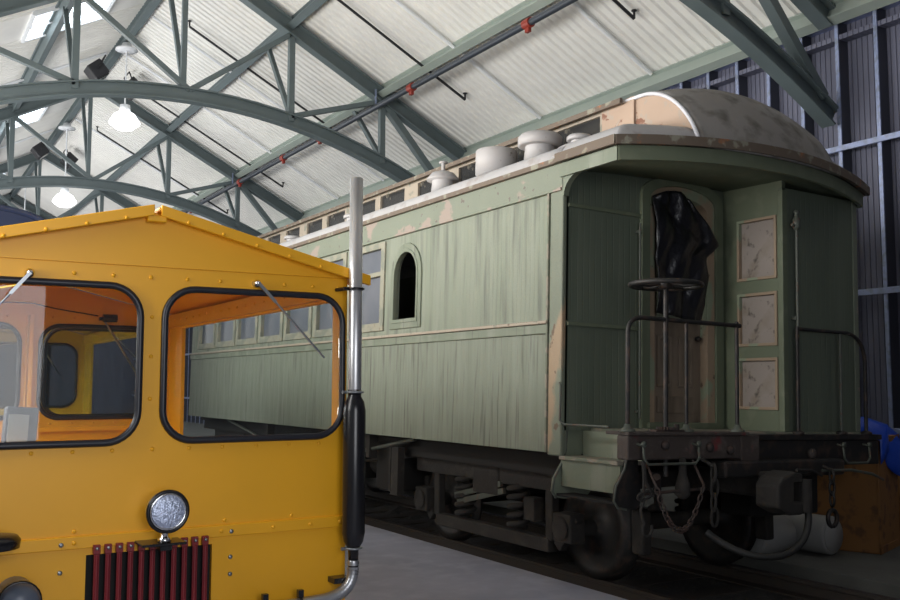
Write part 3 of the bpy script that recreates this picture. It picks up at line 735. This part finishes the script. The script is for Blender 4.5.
# coupler
cp = MB().box(5.86, 4.95, .78, 6.04, 5.9, .98); cp.build('coupler_shank', 'truck', coach, bevel=.03)
cp = MB().plate([[(5.78,.74),(5.92,.68),(6.06,.68),(6.06,.78),(5.96,.78),(5.96,.92),(6.06,.92),(6.06,.98),(5.96,1.0),(5.84,.96),(5.78,.90)]], fY(4.78), .22).xf(Matrix.Translation((-.08, 0, 0)))
ck = cp.build('coupler_head', 'truck', coach, bevel=.02)
MB().tube([(6.02, 4.80, .70), (6.02, 4.80, .94)], .05, 14).box(5.97, 4.80, .72, 6.06, 4.9, .93).build('coupler_knuckle', 'truck', ck, bevel=.01)
MB().tube([(6.05, 4.9, 1.0), (6.3, 4.96, .99), (6.6, 5.1, .93)], .011, 8).build('uncoupling_rod', 'truck', coach)
MB().tube([(6.6, 5.1, .97), (6.95, 5.08, .97), (7.25, 5.1, .93), (7.4,5.1,.88)], .012, 8).build('uncoupling_rod', 'ironpale', coach)
MB().tube(bez((6.05, 4.80, .70), (6.03, 4.76, .45), (5.72, 4.78, .40), 12) + bez((5.72,4.78,.40), (5.42,4.85,.36), (5.30, 5.1, .55), 8)[1:], .026, 10).build('air_hose', 'hose', coach)
MB().box(6.35, 5.6, .55, 7.2, 5.95, 1.05).build('air_box', 'underside', coach, bevel=.02)
# body underside: truss rods, queen posts, needle beams
tr = MB().tube([(4.78, 8.6, 1.05), (4.78, 10.2, .80), (4.78, 12.8, .80), (4.78, 14.6, 1.05)], .020, 8); tr.build('truss_rod', 'ironpale', coach)
MB().tube([(4.95, 7.6, 1.0), (4.95, 10.2, .72), (4.95, 12.8, .72)], .018, 8).build('truss_rod', 'truck', coach)
for y in (9.6, 10.6, 12.8): MB().box(4.74, y-.04, .80, 4.84, y+.04, 1.05).build('queen_post', 'truck', coach)
MB().box(4.9, 9.3, .45, 5.5, 9.7, .95).box(4.9, 10.4, .5, 5.7, 12.6, .92).build('battery_box', 'underside', coach, bevel=.02)
MB().cyl((5.3, 9.8, .7), (5.3, 10.35, .7), .16, 18).build('air_reservoir', 'truck', coach)
# trucks (level, on the rails)
def truck(yc):
    t = 0
    ws = 1.19
    for s in (-1, 1):
        x = 6.06 + s*1.03
        sf = MB()
        sf.box(x-.05, yc-1.35, .70, x+.05, yc+1.35, .86)
        sf.box(x-.05, yc-.95, .18, x+.05, yc+.95, .30)
        sf.beam((x, yc-1.05, .24), (x, yc-1.3, .52), .08, .1); sf.beam((x, yc+1.05, .24), (x, yc+1.3, .52), .08, .1)
        for dy in (-.95, .95): sf.box(x-.04, yc+dy-.05, .28, x+.04, yc+dy+.05, .78)
        f = sf.build('truck_side_frame', 'truck', coach, bevel=.012, world=True)
        for dy in (-.45, .45):
            hp = [(x+.085*math.cos(2*PI*k/12), yc+dy+.085*math.sin(2*PI*k/12), .32+.40*k/60) for k in range(61)]
            MB().tube(hp, .026, 7).build('coil_spring', 'truck', f, world=True)
        for dy in (-ws, ws):
            MB().box(x-.09, yc+dy-.12, .30, x+.07, yc+dy+.12, .54).lathe([(.10,-.12),(.10,-.09)], (x, yc+dy, .42), axis='x', n=14).build('journal_box', 'truck', f, bevel=.02, world=True)
        MB().beam((x-.05, yc+.55, .52), (x-.05, yc-.25, .70), .03, .05).beam((x-.05, yc+.50, .46), (x-.05, yc-.30, .64), .03, .05).build('swing_link', 'ironpale' if s < 0 else 'underside', f, world=True)
        MB().box(x-.07, yc-.62, .42, x+.05, yc-.78, .62).build('spring_seat', 'truck', f, bevel=.01, world=True)
    for dy in (-ws, ws):
        prof = [(.10,-.07),(.10,-.05),(.30,-.03),(.34,-.06),(.42,-.06),(.42,.05),(.445,.055),(.445,.075),(.36,.07),(.30,.02),(.10,.03),(.10,.07)]
        axle = MB().cyl((6.06-.95, yc+dy, .40), (6.06+.95, yc+dy, .40), .07, 12).build('axle', 'truck', coach, world=True)
        for s in (-1, 1):
            pr = [(r, -s*h) for r, h in prof]
            MB().lathe(pr, (6.06+s*.72, yc+dy, .395), axis='x', n=40).build('wheel', 'iron', axle, world=True)
            MB().box(6.06+s*.72-.05, yc+dy-.60 if dy < 0 else yc+dy+.46, .25, 6.06+s*.72+.05, yc+dy-.46 if dy < 0 else yc+dy+.60, .6).build('brake_shoe', 'truck', axle, bevel=.02, world=True)
    MB().box(6.06-1.1, yc-.22, .58, 6.06+1.1, yc+.22, .88).build('truck_bolster', 'truck', coach, bevel=.02, world=True)
    for q in (-1.4, 1.28): MB().box(6.06-.95, yc+q, .72, 6.06+.95, yc+q+.12, .86).build('truck_end_sill', 'truck', coach, bevel=.01, world=True)
truck(7.58); truck(14.6)
MB().box(XA+.12, 8.9, .45, XA+.2, 9.05, .95).box(XA+.14, 9.1, .48, XA+.18, 9.14, .95).build('brake_hanger', 'truck', coach)

# black plastic sheet in the doorway: crumpled
P = []
nx, nz = 26, 36
for j in range(nz+1):
    t = j/nz
    row = []
    z = 3.26 - 1.05*t
    left = 5.585; right = 5.98 + (.32*min(1, t/.38) if t < .38 else .32 - .14*min(1, (t-.38)/.12) - .06*max(0, (t-.7)/.3))
    for i in range(nx+1):
        u = i/nx; x = left + (right-left)*u
        y = YA-.06 - .035*abs(math.sin(u*7+t*2.5)) - .03*abs(math.sin(u*3.1-t*6)) + .012*abs(math.sin(14*t+19*u)) - .02*u
        zz = z - (.10*u*max(0, t-.85)*6) + .07*(1-t)*(-(2*u-1)**2)*(.8)
        row.append((x, y, zz))
    P.append(row)
sh = MB().grid(P).build('plastic_sheet', 'plastic', solid=.004)
tag(sh, 'crumpled shiny black plastic sheet hanging over the coach door window', 'plastic sheet')

# ------------------------------------------------------------------ yellow rail cab (local: x across, y depth, z up)
def make_cab(body, inside):
    r = thing('rail_cab', (0,0,0), '', 'rail vehicle', origin=(0,0,0))
    HW, D = 1.12, 3.8
    def gable(zb): return [(-HW, zb), (HW, zb), (HW, 2.235), (0, 2.50), (-HW, 2.235)]
    wins = [(-1.08, -.06), (.065, 1.085)]
    wz0, wz1 = 1.315, 2.115
    hl = [rrect(a, wz0, b, wz1, .16) for a, b in wins]
    MB().plate([[(-HW,.86),(HW,.86),(HW,2.225),(-HW,2.225)]] + hl, fY(0), .03).build('front_panel', body, r, bevel=.003)
    MB().plate([[(-HW,2.225),(HW,2.225),(HW,2.24),(0,2.51),(-HW,2.24)]], fY(-.006), .034).build('gable_panel', body, r)
    MB().box(-HW, -.012, .80, HW, .03, .862).build('waist_strip', body, r, bevel=.004)
    MB().plate([rect(-HW,.30,HW,.80), rect(-.29,.33,.345,.765)], fY(0), .03).build('lower_panel', body, r)
    MB().box(-.31, .03, .32, .36, .09, .79).build('radiator_core', 'void', r)
    for k in range(11):
        x = -.245 + k*.0545
        bpz = MB().box(x-.013, -.035, .35, x+.013, -.022, .77).box(x-.017, -.036, .77, x+.017, -.012, .815)
        bpz.tube([(x, -.03, .36), (x, -.03, .765)], .011, 8)
        b_ = bpz.build('grille_bar', 'grille', r, bevel=.002)
        MB().lathe([(.008,-.035),(.008,-.044),(.003,-.046)], (x, 0, .798), axis='y', n=8).build('bolt_head', 'bolt', b_)
    for (a, b), hole in zip(wins, hl):
        mid = [(x, -.012, z) for x, z in rrect(a, wz0, b, wz1, .16, 8)]
        gk = MB().tube(mid, .0185, 8, closed=True).build('window_gasket', 'rubber', r)
        MB().plate([rrect(a+.01, wz0+.01, b-.01, wz1-.01, .15)], fY(.012), .004).build('window_glass', 'glass', gk)
    # rivets on the front
    R = []
    R += [(x, 2.168) for x in (-1.0,-.8,-.6,-.39,-.2,-.01,.18,.36,.73,.9,1.06)]
    R += [(0, z) for z in (1.96, 1.755, 1.535)] + [(1.105, z) for z in (1.95,1.75,1.55,1.35)]
    R += [(x, 1.275) for x in (-.95,-.76,-.56,-.37,-.18,.02,.21,.39,.58,.77,.95)]
    R += [(x, .885) for x in (-.35,.04,.41,.79)] + [(x, .83) for x in (-.95,-.65,-.35,.39,.68,.9,1.08)]
    for x, z in R: MB().lathe([(.011,.001),(.010,-.003),(.006,-.006),(.001,-.007)], (x, -.0 if z > .86 else -.012, z), axis='y', n=10).build('rivet', body, r)
    for x, z in ((-.41,.825),(-.41,.69),(.445,.825),(.445,.69),(.445,.60),(-.41,.5),(.445,.42)):
        MB().lathe([(.012,0),(.012,-.006),(.005,-.009)], (x, -.010 if z > .8 else -.001, z), axis='y', n=8).build('panel_bolt', 'bolt', r)
    # side walls
    for s in (-1, 1):
        x = s*HW
        f = (lambda s: (lambda u, v, t: (s*HW - s*t, u, v)))(s)
        if s > 0: ho = [rect(.14, .86, D-.42, 2.10)]
        else: ho = [rrect(.15, .95, 1.75, 2.12, .1), rrect(1.95, .95, D-.15, 2.12, .1)]
        MB().plate([rect(0.03, .30, D, 2.24)] + ho, f, .03).build('side_wall', body, r)
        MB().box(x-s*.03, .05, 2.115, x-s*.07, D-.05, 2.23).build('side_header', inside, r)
        rr_ = MB()
        for k in range(18): rr_.lathe([(.011,0),(.009,-s*.008),(.002,-s*.010)], (x-s*.07, .25+k*.19, 2.175), axis='x', n=6)
        rr_.build('rivet_rows', inside, r)
    # rear wall
    rwins = [(-1.09, -.18), (-.015, .99)]
    rhl = [rrect(a, wz0, b, wz1, .16) for a, b in rwins]
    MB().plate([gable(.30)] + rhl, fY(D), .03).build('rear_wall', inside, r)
    for a, b in rwins:
        mid = [(x, D-.012, z) for x, z in rrect(a, wz0, b, wz1, .16, 8)]
        gk = MB().tube(mid, .0185, 8, closed=True).build('window_gasket', 'rubber', r)
        MB().plate([rrect(a+.01, wz0+.01, b-.01, wz1-.01, .15)], fY(D+.012), .004).build('window_glass', 'glass', gk)
    MB().box(-.11, D-.05, 1.2, -.075, D, 2.2).box(-.13,D-.03,1.2,-.12,D,2.2).build('centre_stile', inside, r, bevel=.004)
    MB().box(-HW+.03, D-.04, 1.2, HW-.03, D, 1.24).build('rear_ledge', inside, r)
    rv = MB()
    for k in range(12):
        for z in (2.19, 1.265): rv.lathe([(.012,0),(.010,-.006),(.002,-.009)], (-1.0+.18*k, D-.001, z), axis='y', n=6)
    rv.build('rivet_rows', inside, r)
    wm = MB().cyl((.48, D-.08, 2.19), (.60, D-.08, 2.19), .035, 12).box(.46, D-.05, 2.17, .5, D, 2.2).build('wiper_motor', 'black', r)
    MB().tube([(.50, D-.04, 2.17), (.80, D+.045, 1.72)], .008, 6).build('wiper_arm', 'bolt', wm)
    MB().tube([(-.9,D-.03,2.26),(-.5,D-.03,2.27),(-.3,D-.04,2.30),(-.1,D-.04,2.30),(.1,D-.03,2.26),(.45,D-.03,2.21)], .006, 6).build('cable', 'black', r)
    # roof
    for s in (-1, 1):
        pr = [(s*.012, 2.535), (s*1.235, 2.235), (s*1.235, 2.217), (s*.012, 2.515)]
        MB().plate([pr], fY(-.05), D+.10).build('roof_panel', body, r)
        fl = [(s*.018, 2.545), (s*1.235, 2.244), (s*1.235, 2.186), (s*.018, 2.487)]
        ff = MB().plate([fl], fY(-.075), .03).build('roof_drip_flange', body, r, bevel=.004)
        for k in range(6):
            x = s*(.16+.19*k); MB().lathe([(.010,0),(.008,-.004),(.002,-.006)], (x, -.0755, 2.500-.243*abs(x)), axis='y', n=8).build('rivet', body, ff)
    MB().box(-.05, -.065, 2.455, .05, -.03, 2.49).build('ridge_tab', body, r, bevel=.006)
    # wipers
    for (p, q) in (((.56, 2.165), (.96, 1.76)), ((-.60, 2.155), (-.95, 1.72))):
        wp = MB().lathe([(.022,0),(.022,-.03),(.014,-.05),(.005,-.055)], (p[0], 0, p[1]), axis='y', n=14).build('wiper_pivot', 'chrome', r)
        mx_ = (p[0]*.75+q[0]*.25, p[1]*.75+q[1]*.25)
        MB().beam((p[0], -.052, p[1]), (mx_[0], -.052, mx_[1]), .017, .010, (0,1,0)).build('wiper_arm', 'bolt', wp)
        MB().tube([(mx_[0], -.052, mx_[1]), (q[0], -.04, q[1])], .006, 6).build('wiper_blade', 'bolt', wp)
    # headlight
    hx, hy, hz = .06, -.15, .975
    hd = MB().lathe([(.03,.10),(.075,.07),(.10,.02),(.105,-.03),(.10,-.035)], (hx, hy, hz), axis='y', n=32).build('headlight', 'chrome', r)
    tr_ = [(hx+.098*math.cos(2*PI*k/36), hy-.035, hz+.098*math.sin(2*PI*k/36)) for k in range(36)]
    MB().tube(tr_, .011, 8, closed=True).build('headlight_rim', 'black', hd)
    MB().lathe([(.092,-.03),(.085,-.042),(.05,-.052),(.002,-.056)], (hx, hy, hz), axis='y', n=32).build('headlight_lens', 'lens', hd)
    tr_ = [(hx+.086*math.cos(2*PI*k/36), hy-.040, hz+.086*math.sin(2*PI*k/36)) for k in range(36)]
    MB().tube(tr_, .007, 6, closed=True).build('headlight_trim', 'chrome', hd)
    MB().lathe([(.022,-.10),(.022,-.13),(.035,-.14),(.035,-.155),(.02,-.16)], (hx, hy+.02, hz), n=16).build('headlight_stud', 'chrome', hd)
    MB().box(hx-.12, hy-.03, .805, hx+.10, -.01, .818).box(hx-.03, hy-.02, .78, hx+.03, hy+.06, .805).build('headlight_bracket', 'black', r, bevel=.003)
    # exhaust stack
    ex, ey = 1.115, -.12
    es = MB().tube([(ex, ey, .50+.05), (ex, ey, .60)], .03, 12).build('exhaust_stack', 'black', r)
    MB().lathe([(.036,1.56),(.038,1.57),(.038,2.80),(.034,2.80),(.034,2.60)], (ex, ey, 0), n=24).build('exhaust_pipe', 'alu', es)
    MB().lathe([(.028,.62),(.03,.69),(.055,.73),(.064,.78),(.064,1.46),(.055,1.51),(.038,1.54),(.038,1.58)], (ex, ey, 0), n=28).build('muffler', 'black', es)
    for z, rr2 in ((1.565, .046), (.695, .045), (2.155, .046)):
        cl = MB().tube([(ex+rr2*math.cos(2*PI*k/24), ey+rr2*math.sin(2*PI*k/24), z) for k in range(24)], .007, 6, closed=True)
        cl.tube([(ex-rr2, ey, z), (ex-rr2-.03, ey+.0, z)], .010, 6)
        if z > 2: cl.tube([(ex-rr2, ey, z), (ex-.07, -.01, z)], .012, 6)
        cl.build('clamp', 'black' if z > 2 else 'bolt', es)
    path = [Vector((ex, ey, .63)), Vector((ex, ey, .58))] + bez((ex, ey, .58), (ex-.0, ey, .45), (ex-.17, ey, .43), 22)[1:] + [Vector((ex-.17-.02*k, ey, .43-.0008*k)) for k in range(1, 26)]
    dense = []
    for i in range(len(path)-1):
        for k in range(3): dense.append(path[i].lerp(path[i+1], k/3))
    MB().tube(dense, [.028 + (.007 if i % 2 else 0) for i in range(len(dense))], 12).build('flexible_exhaust', 'flex', es)
    for xx in (.80, .60):
        MB().tube([(xx, ey+.04*math.cos(2*PI*k/16), .42+.04*math.sin(2*PI*k/16)) for k in range(16)], .008, 6, closed=True).box(xx-.015, ey-.015, .46, xx+.015, ey+.015, .50).build('clamp', 'black', es)
    MB().box(ex-.1, ey+.03, .50, ex+.0, 0, .53).build('stack_bracket', 'black', es)
    # mushroom cap and blue-grey dome at the lower left
    ac = MB().cyl((-.75, -.20, .40), (-.75, -.20, .88), .045, 16).build('air_intake', 'black', r)
    MB().lathe([(.05,-.04),(.13,-.035),(.135,0),(.12,.02),(.06,.03),(.01,.032)], (-.75, -.20, .90), n=28).build('intake_cap', 'black', ac)
    MB().tube([(-.75,-.2,.45),(-.75,-.05,.45),(-.75,.0,.45)], .03, 10).build('intake_elbow', 'black', ac)
    dm = MB().lathe([(.085,.24),(.09,-.02),(.075,-.06),(.04,-.08),(.005,-.085)], (-.61, -.18, .61), axis='y', n=24).build('horn', 'bluegrey', r)
    MB().tube([(-.61+.09*math.cos(a), -.19, .61+.09*math.sin(a)) for a in [2*PI*k/24 for k in range(24)]], .008, 6, closed=True).build('horn_rim', 'black', dm)
    # chassis and wheels
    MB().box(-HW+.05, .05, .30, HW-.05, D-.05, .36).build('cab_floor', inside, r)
    MB().box(-.5, .1, .2, -.4, D-.1, .30).box(.4, .1, .2, .5, D-.1, .30).box(-HW+.1, .02, .2, HW-.1, .12, .30).box(-HW+.1, D-.12, .2, HW-.1, D-.02, .30).build('chassis', 'iron', r, bevel=.01)
    for yw in (.9, 2.9):
        ax = MB().cyl((-.75, yw, .30), (.75, yw, .30), .04, 10).build('axle', 'iron', r)
        for s in (-1, 1):
            MB().lathe([(.05,-.05),(.22,-.03),(.30,-.05),(.30,.05),(.22,.03),(.05,.05)], (s*.72, yw, .30), axis='x', n=28).build('wheel', 'iron', ax)
    return r
cab = make_cab('yellow', 'yellow_in')
cab['label'] = 'glossy orange yellow rail cab in the foreground with headlight, red grille and tall exhaust stack'
cab2 = dup(cab)
cab.location = (1.23, 5.05, .004)
cab2.location = (1.25, 9.3, .004)
cab2['label'] = 'lemon yellow rail vehicle standing behind, seen only through the foreground cab windows'
done = {}
def recolour(o):
    for c in kids(o):
        if c.type == 'MESH' and c.data.materials[0].name.startswith('yellow'):
            if c.data.name not in done:
                me = c.data.copy(); me.materials[0] = M['yellow2']; done[c.data.name] = me
            c.data = done[c.data.name]
        recolour(c)
recolour(cab2)
# rails under the cabs (flush in the concrete)
for k, x in enumerate((.50, 1.94)):
    o = MB().box(x-.035, Y0, -.02, x+.035, Y1, .004).build('rail', 'rail')
    tag(o, 'steel rail set flush in the concrete under the yellow cabs, ' + ('left one' if k == 0 else 'right one'), 'rail', 'rails under the yellow cabs')
# framed panel leaning on the inside sill of the left cab window
t = thing('framed_sign', (.62, 5.24, 1.22), 'small pale panel in a dark frame leaning behind the left cab window', 'sign')
Rm = Matrix.Translation((.62, 5.22, 1.22)) @ Matrix.Rotation(math.radians(-8), 4, 'X') @ Matrix.Rotation(.05, 4, 'Z') @ Matrix.Rotation(math.radians(4), 4, 'Y')
MB().box(-.06, .0, 0, .09, .10, .285).xf(Rm).build('case', 'bluegrey', t, bevel=.006)
MB().box(-.05, -.008, .01, .045, .0, .245).xf(Rm).build('face', 'paper', t)
# stow shelf inside for it to rest on
MB().box(-1.0, .035, 1.19, -.2, .32, 1.215).build('dash_shelf', 'yellow_in', cab)

# dark blue locomotive behind
L0 = Vector((1.15, 14.6, 0))
t = thing('locomotive', L0, 'dark blue locomotive with arched roof standing behind the yellow vehicles', 'locomotive')
sec = [(-1.0, .6), (1.0, .6), (1.0, 3.57), (.98, 3.70)] + [(.98*math.cos(a), 3.70+.36*math.sin(a)) for a in [PI*k/14 for k in range(1, 14)]] + [(-.98, 3.70), (-1.0, 3.57)]
MB().plate([[(1.15+a, b) for a, b in sec]] + [rrect(.35, 2.4, .95, 3.2, .06), rrect(1.35, 2.4, 1.95, 3.2, .06)], fY(14.6), .05).build('front_wall', 'blue_loco', t)
for s in (-1, 1):
    MB().box(1.15+s*.95, 14.6, .6, 1.15+s*1.0, 22, 3.5).build('side_wall', 'blue_loco', t)
P = []
for k in range(17):
    a = PI*k/16; P.append([(1.15+1.05*math.cos(a), yy_, 3.69+.40*math.sin(a)) for yy_ in (14.45, 16, 18, 20, 22.1)])
MB().grid(P).build('arched_roof', 'blue_loco', t, solid=.05)
MB().plate([rrect(.30, 2.35, 1.0, 3.25, .07), rrect(.36, 2.41, .94, 3.19, .06)], fY(14.56), .05).plate([rrect(1.30, 2.35, 2.0, 3.25, .07), rrect(1.36, 2.41, 1.94, 3.19, .06)], fY(14.56), .05).build('window_frame', 'steel_g', t)
MB().box(.35, 14.63, 2.4, .95, 14.635, 3.2).box(1.35, 14.63, 2.4, 1.95, 14.635, 3.2).build('window_glass', 'darkglass', t)
MB().box(.2, 14.8, .45, 2.1, 21.9, .62).build('chassis', 'iron', t)
for yw in (15.8, 17.6, 19.4, 21):
    for s in (-1, 1):
        MB().lathe([(.05,-.06),(.4,-.04),(.45,-.06),(.45,.06),(.4,.04),(.05,.06)], (1.22+s*.72, yw, .454), axis='x', n=28).build('wheel', 'iron', t)

# ------------------------------------------------------------------ things on the right platform
t = thing('crate', (8.5, 6.3, 0), 'tall orange brown wooden crate with scuffed edges under a blue tarp', 'crate')
Rm = Matrix.Translation((8.60, 6.20, 0)) @ Matrix.Rotation(math.radians(20), 4, 'Z')
MB().box(-.50, -.30, 0, .30, .45, 1.10).xf(Rm).build('body', 'brown_crate', t, bevel=.012)
MB().box(-.51, -.315, 0, -.44, -.30, 1.10).box(.24, -.315, 0, .31, -.30, 1.10).box(-.51, -.315, 1.03, .31, -.30, 1.10).box(-.51,-.315,0,.31,-.30,.07).xf(Rm).build('corner_battens', 'brown_crate', t, bevel=.005)
# tarp draped over the crate top
P = []
for i in range(22):
    row = []
    u = i/21
    for j in range(22):
        v = j/21; x = -.5+1.0*u; y = -.36 + .9*v
        z = 1.19 + .06*math.sin(9*u+3*v) + .05*math.sin(7*v-4*u)
        if v < .18: z -= (.18-v)*2.2*(.5+.9*u); y = -.34-.04*math.sin(14*u)
        if u < .12: z -= (.12-u)*1.2; 
        if u > .8: z -= (u-.8)*2.5; x = .36+.03*math.sin(9*v)
        row.append(Rm @ Vector((x, y, z)))
    P.append(row)
tp = MB().grid(P).build('tarp', 'tarp', solid=.006)
tag(tp, 'bright blue plastic tarp crumpled over the brown crate at the right edge', 'tarp')
for k, (x, y, rz) in enumerate([(7.30, 6.30, .12), (7.79, 6.2, .1)]):
    R2 = Matrix.Translation((x, y, .185)) @ Matrix.Rotation(rz, 4, 'Z')
    t = thing('drum', (x, y, 0), ['white plastic drum lying on its side, partly behind the air hose', 'white plastic drum lying with its end facing out, nearer the brown crate'][k], 'drum', 'white drums on the right platform')
    if k == 0:
        MB().lathe([(.165,-.26),(.18,-.24),(.18,.24),(.165,.26)], (0,0,0), axis='x', n=28).xf(R2).build('shell', 'drum', t)
        MB().lathe([(.150,-.272),(.155,-.255)], (0,0,0), axis='x', n=28).xf(R2).build('lid', 'drum', t)
    else:
        MB().lathe([(.165,-.26),(.18,-.24),(.18,.24),(.165,.26)], (0,0,0), axis='y', n=28).xf(R2).build('shell', 'drum', t)
        MB().lathe([(.150,-.272),(.155,-.255)], (0,0,0), axis='y', n=28).xf(R2).build('lid', 'drum', t)
